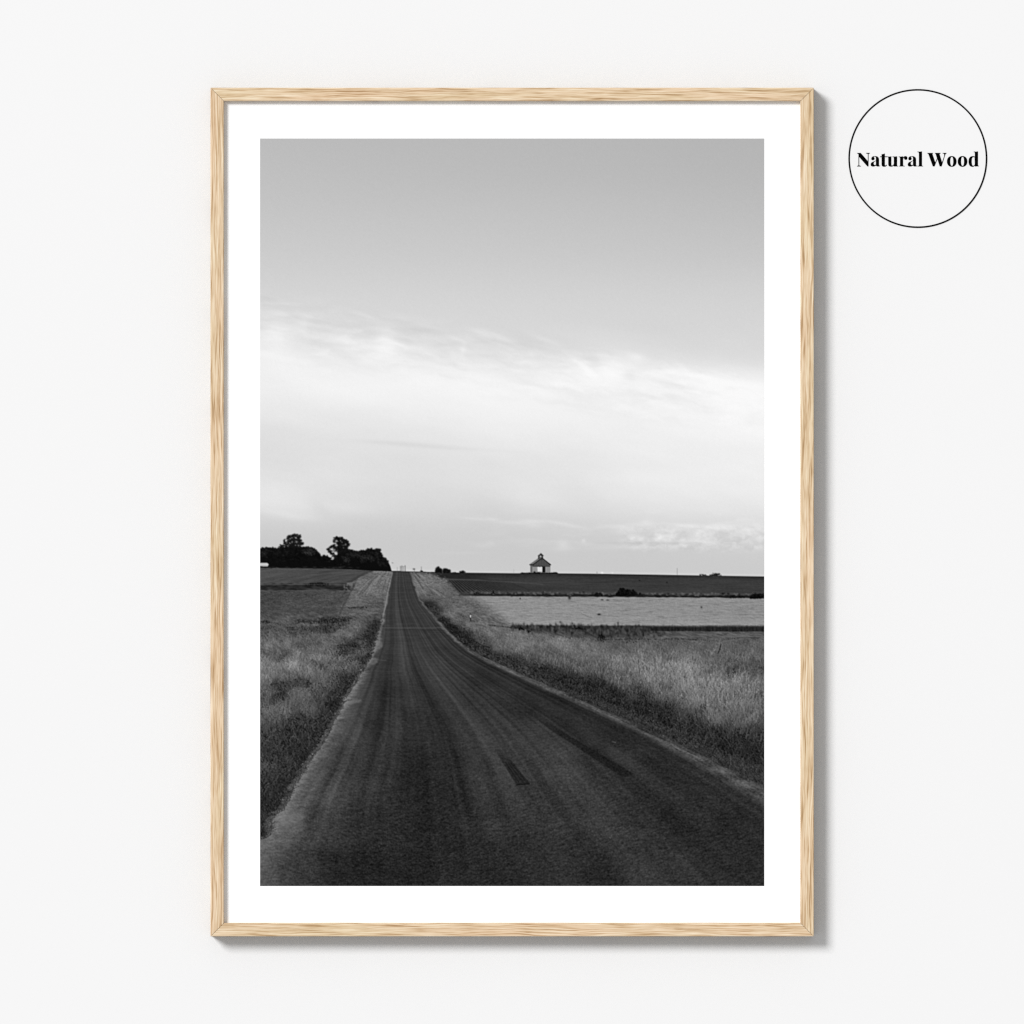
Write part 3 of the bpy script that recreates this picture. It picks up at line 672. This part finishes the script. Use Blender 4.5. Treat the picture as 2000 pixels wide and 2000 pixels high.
    off = (XX - Re) * nx + 1.2 * fbm(XX / 30, YY / 14, 103, 2)
    rg = np.exp(-0.5 * ((off - rw * .1 + 1.5 * vnoise(XX / 11, YY / 5, 96)) / (rw * .62)) ** 2) * (YY > 1118)
    gv2 = np.interp(YY, [1113, 1180, 1300, 1420, 1560], [98, 112, 116, 110, 104]) + 14 * fbm(XX / 7, YY / 3, 97, 3) + gr * 4
    rg = rg * np.clip(.66 + .35 * vnoise(YY / 13, YY * 0, 106) + .5 * fbm(off / (rw * .22 + .4) , YY / 30, 101, 3) + .35 * fbm(XX / 3, YY / 1.6, 102, 2), 0, 1)
    img = img * (1 - rg * .92) + gv2 * rg * .92
    tuft = sstep(.9, 1.6, off / rw) * (1 - sstep(2.0, 3.0, off / rw)) * sstep(1250, 1320, YY)
    img = img * (1 - tuft * .6) + (58 + 22 * fbm(XX / 5, YY / 2, 98, 3) + gr * 6) * tuft * .6
    eg = ((np.abs(XX - Lg - 1) < np.interp(YY, [1200, 1400, 1600], [2, 7, 13])) & (YY > 1215) & (YY < 1640)).astype(float)
    blades(img, eg, 2600, np.full_like(img, 42), lambda x, y: 2 + (y - 1200) * .012, .9, 20, .6, 6, .9, 31)
    er = ((np.abs(off - rw * 1.9) < rw * .9) & (YY > 1240) & (YY < 1560)).astype(float)
    blades(img, er, 2600, np.full_like(img, 52), lambda x, y: 1.5 + (y - 1200) * .014, .8, 24, .55, 6, .9, 32)
    # cracks across the road, patches of new tar
    line(img, [(745, 1226), (800, 1226.5), (846, 1226.5), (868, 1225)], 1.6, 84, .6, 1.4)
    line(img, [(752, 1230.5), (800, 1230), (868, 1231)], 1.6, 44, .55, 1.6)
    line(img, [(830, 1444), (910, 1445)], 1.2, 44, .5, 1.5)
    def strip(pts, tone, alpha, y0, y1):
        sl, c = poly_mask(pts); c = blur(c, .9) * alpha * sstep(y0, y1, YY[sl]) * np.clip(.8 + .5 * tex[sl], 0, 1)
        img[sl] = img[sl] * (1 - c) + tone[sl] * c
    strip([(962, 1458), (974, 1458), (1034.5, 1531), (1009, 1533)], 30 + 6 * gr + 6 * tex, .85, 1452, 1496)
    for k in range(6): line(img, [(985 + k * 2.4, 1489), (1011 + k * 4.0, 1530)], .9, 18 if k % 2 else 46, .55, 1)
    line(img, [(1009, 1533), (1034, 1531)], 2, 18, .8, 1.5)
    line(img, [(996, 1484), (1034, 1530)], 1.2, 24, .6, 1.2)
    strip([(1030, 1392), (1040, 1391), (1092, 1424), (1158, 1464), (1241, 1513), (1216, 1518), (1140, 1468), (1082, 1430)], 25 + 6 * gr + 6 * tex, .85, 1375, 1440)
    line(img, [(1196, 1449), (1202, 1450)], 1.6, 110, .6, 1)
    # ---------------- farmstead trees
    mass = [(507, 1075), (513, 1070), (522, 1070.5), (533, 1069.5), (538, 1072), (549, 1069), (558, 1067), (570, 1066), (584, 1069), (590, 1068.5), (599, 1068.5), (607, 1069.5), (614, 1071.5),
            (617, 1076), (622, 1079), (625, 1085), (628, 1088), (633, 1085), (639, 1086), (645, 1090), (651, 1092), (656, 1086), (664, 1078), (678, 1076), (684, 1075), (693, 1077), (700, 1078), (707, 1075),
            (714, 1075), (720, 1073), (726, 1072), (732, 1074.5), (738, 1072), (742, 1074), (743.5, 1080), (748, 1089), (754, 1092), (759, 1099), (762, 1105), (765, 1115), (764, 1116), (733, 1115), (696, 1112.5), (652, 1110.8), (508, 1108.6)]
    fill(img, mass, 13 + 7 * np.clip(fbm(XX / 5, YY / 4, 105, 3), -.5, 1) * sstep(1106, 1090, YY))
    q = np.random.default_rng(21)
    mp = np.array(mass[:-7])
    for i in range(len(mp) - 1):                              # ragged leafy edge
        a, b = mp[i], mp[i + 1]
        for k in range(int(np.hypot(*(b - a)) * 1.7) + 1):
            t = q.random(); p_ = a + (b - a) * t
            dab(img, p_[0] + q.normal(0, .8), p_[1] + q.normal(.6, 1.15), .55 + .6 * q.random(), .5 + .5 * q.random(), .9, 0, 9 + 16 * q.random())
    for cx, cy, rx, ry, n, t in [(516, 1080, 9, 8, 40, 36), (545, 1080, 22, 9, 90, 22), (575, 1082, 20, 9, 60, 20), (603, 1076, 12, 5, 60, 38), (600, 1080, 8, 2, 18, 62), (608, 1082, 9, 3, 20, 44), (690, 1083, 14, 6, 70, 34), (676, 1094, 8, 7, 60, 42), (702, 1086, 10, 7, 50, 30),
                                 (716, 1088, 14, 5, 60, 40), (708, 1092, 6, 6, 26, 36), (726, 1092, 6, 6, 30, 38), (738, 1084, 6, 8, 40, 26), (722, 1078, 8, 4, 30, 24), (745, 1098, 12, 8, 60, 26), (656, 1088, 4, 4, 10, 20), (640, 1094, 8, 6, 24, 18), (556, 1093, 30, 6, 40, 13), (664, 1103, 20, 4, 20, 14)]:
        for k in range(n):
            dab(img, cx + rx * q.normal(0, .5), cy + ry * q.normal(0, .5), .6 + .6 * q.random(), .5 + .4 * q.random(), .55, 0, max(4, t * 1.15 + q.normal(0, 14)))
    def crown(spots, n, lo, hi, holes):
        for x, y, w, h in spots:
            for k in range(int(n * w * h / 19) + 3):
                dab(img, x + w * .5 * np.clip(q.normal(0, .58), -1.15, 1.15), y + h * .5 * np.clip(q.normal(0, .58), -1.15, 1.15), .7 + .5 * q.random(), .55 + .45 * q.random(), .9, 0, lo + (hi - lo) * q.random())
        for x, y, s_ in holes:
            dab(img, x, y, s_, s_ * .9, .75, 0, 178)
    crown([(565, 1049, 10, 7), (573, 1047, 11, 7), (583, 1048, 8, 7), (584, 1055, 9, 7), (575, 1054, 12, 6), (567, 1056, 9, 7), (562, 1062, 9, 6), (574, 1062, 14, 8), (586, 1062, 9, 6), (590, 1061, 4, 4), (555, 1056, 3, 4), (557, 1061, 6, 5), (551, 1066, 6, 3.5), (570, 1067, 26, 5), (581, 1067, 8, 4)], 12, 8, 34,
          [(560, 1060, .9), (567, 1052, .9), (570, 1050.5, .8), (578, 1051, .9), (566, 1060.5, .9), (579, 1058, 1), (583, 1065.5, 1), (562, 1066.5, .9), (571, 1058, .8), (589, 1066.5, .8), (577, 1065, .8), (555.5, 1068, .8)])
    line(img, [(571, 1070), (572, 1060), (576, 1052)], 1.2, 20, .8, 1); line(img, [(572, 1064), (564, 1056)], 1, 22, .7, 1); line(img, [(573, 1066), (584, 1058)], 1, 22, .7, 1)
    crown([(658, 1052, 10, 6), (663, 1053, 9, 7), (654, 1056, 5, 6), (674, 1055, 7, 5), (671, 1060, 9, 7), (678, 1060, 5, 5), (681, 1064, 6, 5), (660, 1061, 8, 6), (664, 1067, 12, 8), (675, 1068, 9, 7), (650, 1066, 8, 5), (669, 1053, 6, 6), (665, 1062, 9, 8), (670, 1072, 14, 7), (655, 1074, 8, 6), (646, 1069, 5, 4), (654, 1070, 7, 4), (641, 1073, 6, 4), (645, 1077, 6, 4), (649, 1081, 7, 4), (652, 1086, 6, 3), (664, 1074, 16, 8), (676, 1074, 10, 6), (686, 1076, 6, 4)], 11, 7, 26,
          [(655.5, 1057, 1.1), (659, 1065, 1), (653, 1074, 1.6), (650, 1072.5, 1), (669, 1065, .8), (656, 1061, .9), (668, 1059, .8), (656, 1078, 1.2), (652, 1077, 1.3), (675, 1064, .9), (671, 1070, .7), (648, 1085, .9)])
    line(img, [(660, 1092), (661, 1070), (662, 1056)], 2, 12, .9, 1); line(img, [(661, 1078), (668, 1066), (676, 1058)], 1.2, 12, .9, 1); line(img, [(659, 1086), (648, 1080), (640, 1073)], 1.1, 14, .9, 1); line(img, [(662, 1076), (672, 1072), (681, 1064)], 1, 14, .9, 1)
    fill(img, [(646, 1092.5), (650, 1089), (652.5, 1089.5), (652, 1092), (649, 1093.5)], 190, .9)
    for k in range(60): dab(img, 510 + 190 * q.random(), 1108.5 + q.normal(0, .8), 2, .7, .6, 0, q.choice([30, 44, 60]))
    # white shed at the left edge of the print
    fill(img, [(508, 1099.5), (522, 1099.5), (525, 1102), (522.5, 1106.5), (508, 1106)], 206); fill(img, [(508, 1103.5), (521, 1104), (521, 1106.5), (508, 1106)], 172, .8); line(img, [(524, 1100), (527, 1103), (524, 1107)], 1.6, 18, .9, 1)
    # posts and specks on the crest
    for x, y0, y1, t in [(782, 1106, 1115, 90), (785, 1105, 1115.5, 70), (788, 1106.5, 1115, 110), (791.3, 1104.5, 1115.5, 70), (776, 1108, 1114, 160), (823, 1107, 1116, 110), (809.5, 1111, 1116, 120), (1322.5, 1110, 1122, 138), (1166, 1117, 1121, 130), (1003.3, 1112, 1119, 178)]:
        line(img, [(x, y0), (x, y1)], 1.1, t, .85, .9)
    line(img, [(782, 1107.5), (791, 1106)], 1, 130, .7, 1); dab(img, 808.5, 1111.5, 1.6, 1, .9, 0, 50)
    bush(823, 1116.5, 8, 3.5, 14, 8, 24, 1, 17); dab(img, 1176, 1118.6, 1.6, 1.2, .9, 0, 250); dab(img, 1196, 1119, 1.2, 1, .7, 0, 240)
    bush(856.5, 1117, 14, 11, 150, 8, 34, 1.6, 18); bush(872, 1117.6, 15, 8.2, 130, 8, 38, 1.6, 19); bush(903.5, 1118.6, 12, 5.4, 60, 10, 30, 1.1, 20); bush(887, 1118, 8, 1.6, 8, 20, 40, .9, 24)
    bush(1398, 1124.3, 24, 6, 70, 12, 40, 1.2, 21); bush(1374, 1123.8, 20, 3, 26, 20, 50, 1, 22)
    # ---------------- the open barn on the skyline
    fill(img, [(1036, 1103), (1040.4, 1103), (1040.4, 1118.5), (1036, 1118.5)], 104)
    fill(img, [(1040.4, 1103), (1074.2, 1103), (1074.2, 1118.5), (1040.4, 1118.5)], 144)
    fill(img, [(1034.6, 1102.6), (1056, 1088.2), (1057.6, 1090), (1041, 1103.5)], 122)
    fill(img, [(1040, 1103.6), (1056.6, 1090.4), (1075, 1103.6), (1074.2, 1107), (1040.4, 1107)], 76)
    for k in range(13):
        x = 1042.5 + k * 2.5; line(img, [(x, max(1103.5 - (16.5 - abs(x - 1057)) * .72, 1092)), (x, 1106)], .9, 92 if k % 2 else 60, .45, .8)
        line(img, [(x, 1108), (x, 1118)], .8, 116 if k % 2 else 152, .4, .8)
    line(img, [(1040.5, 1106.2), (1074, 1106.4)], 1.4, 56, .7, 1)
    fill(img, [(1049.7, 1107.2), (1059.4, 1107), (1059.2, 1116.6), (1050, 1116.6)], 224)
    fill(img, [(1059.4, 1106.6), (1065, 1106.6), (1065, 1118.5), (1059.4, 1118.5)], 8)
    line(img, [(1050, 1106), (1054.5, 1106.8), (1059.5, 1106)], 1.2, 14, .8, .8)
    line(img, [(1034.6, 1103), (1040.6, 1103.2), (1056.6, 1091.2)], 1.6, 12, .98, .8); line(img, [(1060.5, 1091.5), (1075.4, 1103.1)], 2, 12, .98, .8); line(img, [(1034.6, 1102.8), (1051, 1091)], .9, 50, .8, .8)
    fill(img, [(1051.2, 1085), (1061.2, 1085), (1061, 1091.5), (1058, 1092), (1051.4, 1092)], 84); line(img, [(1051.4, 1085), (1051.4, 1091.5)], 1.1, 20, .9, .8)
    fill(img, [(1049.8, 1085.8), (1056.6, 1080.2), (1062.6, 1085.6), (1061, 1085.6), (1051.5, 1085.7)], 44)
    fill(img, [(1055, 1085.2), (1057, 1085.2), (1057, 1088.2), (1055, 1088.2)], 205); dab(img, 1058.6, 1091, 1.2, 1.6, .95, 0, 6); line(img, [(1058.5, 1085), (1058.5, 1088)], 1, 22, .8, .8)
    line(img, [(1036.2, 1103), (1036.2, 1118)], .9, 70, .6, .8); line(img, [(1074.4, 1103.5), (1074.4, 1118)], .9, 86, .6, .8)
    for k in range(150):
        x = 1018 + 70 * q.random(); dab(img, x, 1119.6 + q.normal(0, .5), 1.3, .45, .8, 0, 8 + 24 * q.random())
    bush(1044, 1118.6, 5, 3.2, 12, 6, 20, 1, 26); bush(1082, 1119, 14, 2.6, 16, 8, 24, 1, 27); bush(1052, 1118.8, 8, 1.8, 10, 4, 14, 1, 28); bush(1030, 1119, 14, 1.6, 10, 8, 24, 1, 29)
    # white reflector post in the verge
    line(img, [(919, 1201.5), (919, 1205.5)], 1.7, 205, .9, .8); line(img, [(919, 1207), (919, 1213)], 1.4, 30, .8, .8); dab(img, 919, 1200, 1, .8, .8, 0, 24)
    # ---------------- lens softness and grain
    img = blur(img, .6)
    img += (.35 + .6 * gc) * (img - blur(img, 1.9))
    img += rng.normal(0, 1, img.shape).astype(np.float32) * (1.0 + .8 * (img < 140))
    return np.clip(img, 3, 253)

def photo_mesh():
    """the printed photograph: a flat sheet whose ink tones are stored on its own fine grid, with a thin paper edge"""
    tones = paint_print()
    t = PT + 0.0001
    k = S * (CAM - t) / CAM
    L, R, T, B, MID = 508.0, 1492.6, 270.6, 1730.4, 1040.0
    V, C, F = [], [], []
    def sheet(y0, y1, step):
        nx = int(round((R - L) / step)); ny = int(round((y1 - y0) / step))
        px = np.linspace(L, R, nx + 1); py = np.linspace(y0, y1, ny + 1)
        gx, gy = np.meshgrid(px, py)
        base = sum(len(v) for v in V)
        V.append(np.stack([(gx - 1000) * k - FO.x, np.full_like(gx, -t), (1000 - gy) * k - FO.z], -1).reshape(-1, 3))
        u = np.clip(gx - PX0 - .5, 0, PW - 1.001); v = np.clip(gy - PY0 - .5, 0, PH - 1.001)
        iu = u.astype(int); iv = v.astype(int); fu = u - iu; fv = v - iv
        C.append((tones[iv, iu] * (1 - fu) * (1 - fv) + tones[iv, iu + 1] * fu * (1 - fv)
                  + tones[iv + 1, iu] * (1 - fu) * fv + tones[iv + 1, iu + 1] * fu * fv).reshape(-1))
        i = (np.arange(ny)[:, None] * (nx + 1) + np.arange(nx)[None, :]).reshape(-1) + base
        F.append(np.stack([i, i + nx + 1, i + nx + 2, i + 1], -1))
    sheet(T, MID, 2.5)                       # the sky is smooth
    sheet(MID, B, 1.25)                      # the land is not
    v = np.concatenate(V).astype(np.float32); f = np.concatenate(F).astype(np.int32)
    c = np.clip(lin(np.concatenate(C)) / 1.16, 0, 1).astype(np.float32)
    m = bpy.data.meshes.new('printed_photo')
    m.vertices.add(len(v)); m.vertices.foreach_set('co', v.reshape(-1))
    m.loops.add(f.size); m.loops.foreach_set('vertex_index', f.reshape(-1))
    m.polygons.add(len(f)); m.polygons.foreach_set('loop_start', np.arange(0, f.size, 4, dtype=np.int32))
    m.update(calc_edges=True)
    a = m.color_attributes.new('ink', 'FLOAT_COLOR', 'POINT')
    a.data.foreach_set('color', np.stack([c, c, c, np.ones_like(c)], -1).astype(np.float32).reshape(-1))
    return m

PRINT, nt_, b_ = material('black_and_white_ink', 0.8)
at_ = nt_.nodes.new('ShaderNodeAttribute'); at_.attribute_name = 'ink'
tc_ = nt_.nodes.new('ShaderNodeTexCoord')
gr_ = noise_node(nt_, tc_.outputs['Object'], 2600.0, 1.0)          # fine paper grain under the ink
gc_ = ramp(nt_, gr_, [(0.25, (0.94, 0.94, 0.94, 1)), (0.75, (1.0, 1.0, 1.0, 1))])
nt_.links.new(mix(nt_, at_.outputs['Color'], gc_, 1.0, 'MULTIPLY'), b_.inputs['Base Color'])
link('printed_photo', photo_mesh(), PRINT, frame)

# ---------------------------------------------------------------- the round badge on the wall
BX, BY = 1792.6, 309.6
badge = thing('round_sign', 'thin black circle on the wall lettered Natural Wood, upper right of the frame', 'sign', at(BX, BY, 0.0))
BO = badge.location

def disc(r0, r1, y0, y1, n=192):
    """a flat ring (r0 > 0) or disc facing the viewer, between y0 and y1 off the wall"""
    bm = bmesh.new()
    def loop(r, y):
        return [bm.verts.new((r * S * math.cos(a), -y, r * S * math.sin(a))) for a in (2 * math.pi * i / n for i in range(n))]
    of, ob = loop(r1, y1), loop(r1, y0)
    if r0:
        nf, nb = loop(r0, y1), loop(r0, y0)
    for i in range(n):
        j = (i + 1) % n
        bm.faces.new((of[i], of[j], ob[j], ob[i]))
        if r0:
            bm.faces.new((nf[i], nf[j], of[j], of[i])); bm.faces.new((nb[i], nb[j], nf[j], nf[i])); bm.faces.new((ob[i], ob[j], nb[j], nb[i]))
    if not r0:
        bm.faces.new(of); bm.faces.new(ob[::-1])
    return mesh_of('disc', bm)

link('sign_face', disc(0, 134.3, 0.00005, 0.0002), WALL, badge)
link('ring', disc(132.6, 135.6, 0.00022, 0.0004), INK, badge)

def path(d):
    """a letter outline: M/L straight, Q curved, Z closes one contour"""
    out, cur, i = [], None, 0
    tok = d.split()
    while i < len(tok):
        c = tok[i]; i += 1
        if c == 'M': cur = [(float(tok[i]), float(tok[i + 1]))]; i += 2
        elif c == 'L': cur.append((float(tok[i]), float(tok[i + 1]))); i += 2
        elif c == 'Q':
            x0, y0 = cur[-1]; x1, y1, x2, y2 = map(float, tok[i:i + 4]); i += 4
            for s in (.2, .4, .6, .8, 1): cur.append(((1 - s) ** 2 * x0 + 2 * s * (1 - s) * x1 + s * s * x2, (1 - s) ** 2 * y0 + 2 * s * (1 - s) * y1 + s * s * y2))
        elif c == 'E':                                  # ellipse: centre, radii
            cx_, cy_, rx, ry = map(float, tok[i:i + 4]); i += 4
            out.append([(cx_ + rx * math.copysign(abs(math.cos(a)) ** .92, math.cos(a)), cy_ + ry * math.copysign(abs(math.sin(a)) ** .92, math.sin(a))) for a in (2 * math.pi * q / 40 for q in range(40))])
        elif c == 'Z': out.append(cur); cur = None
    return out

A_ = ('M 548 375 Q 548 415 592 413 Q 637 410 637 365 Q 637 335 610 320 Q 625 307 645 307 Q 682 307 682 375 L 682 415 Q 682 432 610 455 Q 530 480 530 540 Q 530 597 595 597 '
      'Q 655 597 682 560 Q 690 595 735 595 Q 775 595 800 582 L 800 573 Q 770 577 767 560 L 767 400 Q 767 297 652 297 Q 548 297 548 375 Z '
      'M 682 432 L 682 540 Q 660 560 640 556 Q 612 548 612 505 Q 612 460 682 432 Z')
WORDS = [  # (x of the tracing's origin in the photograph, shift, outline); 14.862 tracing units to a pixel
    [(1665, 0, 'M 135 205 L 238 205 L 447 446 L 447 240 Q 445 222 395 217 L 395 205 L 503 205 L 503 217 Q 465 222 463 240 L 463 592 L 432 592 L 192 318 L 192 555 Q 194 575 243 582 L 243 594 L 135 594 L 135 582 Q 174 575 176 555 L 176 245 Q 165 222 135 217 Z'),
     (1665, 0, A_),
     (1665, 0, 'M 803 306 L 847 306 L 847 243 Q 900 238 937 222 L 937 306 L 1000 306 L 1000 324 L 937 324 L 937 545 Q 938 570 958 568 Q 975 566 985 545 L 997 552 Q 980 603 918 603 Q 847 603 847 535 L 847 324 L 803 324 Z'),
     (1665, 0, 'M 1012 306 Q 1060 318 1125 303 L 1125 540 Q 1125 572 1150 572 Q 1190 565 1203 510 L 1203 345 Q 1203 328 1165 318 L 1165 306 Q 1230 316 1292 303 L 1292 560 Q 1293 580 1320 583 L 1320 592 L 1203 594 L 1203 560 Q 1180 600 1110 600 Q 1040 600 1040 530 L 1040 345 Q 1040 328 1012 318 Z'),
     (1665, 0, 'M 1343 308 Q 1400 318 1467 303 L 1467 345 Q 1490 297 1540 297 Q 1590 300 1590 350 Q 1590 402 1545 402 Q 1500 402 1500 355 Q 1500 340 1510 328 Q 1470 345 1467 395 L 1467 560 Q 1470 580 1513 582 L 1513 592 L 1353 592 L 1353 582 Q 1380 580 1382 560 L 1382 345 Q 1382 328 1343 320 Z'),
     (1665, 1076, A_),
     (1790, 0, 'M 30 165 Q 90 172 157 160 L 157 560 Q 160 580 190 583 L 190 593 L 35 593 L 35 583 Q 70 580 72 560 L 72 200 Q 70 185 30 178 Z')],
    [(1790, 0, 'M 317 205 L 475 205 L 475 217 Q 455 220 463 240 L 545 485 L 597 360 L 562 245 Q 555 222 538 217 L 538 205 L 697 205 L 697 217 Q 662 222 668 240 L 742 482 L 803 300 Q 812 240 790 222 L 760 217 L 760 205 L 868 205 L 868 217 Q 845 222 832 255 L 728 592 L 675 592 L 605 375 L 525 592 L 475 592 L 350 245 Q 340 222 317 217 Z'),
     (1790, 0, 'E 1023 450 137 154 E 1024 448 46 134'),
     (1790, 0, 'E 1336 450 137 154 E 1337 448 46 134'),
     (1790, 0, 'M 1695 312 Q 1660 297 1637 297 Q 1513 300 1513 452 Q 1513 605 1625 605 Q 1670 605 1695 560 L 1695 594 L 1812 589 L 1812 578 Q 1783 575 1783 555 L 1783 160 Q 1720 172 1663 165 L 1663 178 Q 1695 185 1695 200 Z M 1695 325 L 1695 530 Q 1680 578 1645 578 Q 1600 575 1600 450 Q 1600 322 1650 322 Q 1675 322 1695 335 Z')]]

def letter_mesh(contours):
    cu = bpy.data.curves.new('letter', 'CURVE')
    cu.dimensions = '2D'; cu.fill_mode = 'BOTH'; cu.extrude = 0.00008; cu.offset = 0.00008
    for c in contours:
        sp = cu.splines.new('POLY'); sp.points.add(len(c) - 1)
        for p_, (x, z) in zip(sp.points, c): p_.co = (x, z, 0, 1)
        sp.use_cyclic_u = True
    tmp = bpy.data.objects.new('letter', cu)
    COL.objects.link(tmp)
    m = bpy.data.meshes.new_from_object(tmp.evaluated_get(bpy.context.evaluated_depsgraph_get()))
    bpy.data.objects.remove(tmp); bpy.data.curves.remove(cu)
    m.materials.clear()
    return m

for letters in WORDS:
    word = bpy.data.objects.new('word', None)
    word.empty_display_size = 0.02
    COL.objects.link(word)
    word.parent = badge
    for ox, sh, d in letters:
        cs = [[((ox + (x + sh) / 14.862 - BX) * S, (BY - 285 - y / 14.862) * S) for x, y in c] for c in path(d)]
        link('letter', letter_mesh(cs), INK, word, (0, -0.0003, 0), (math.pi / 2, 0, 0))
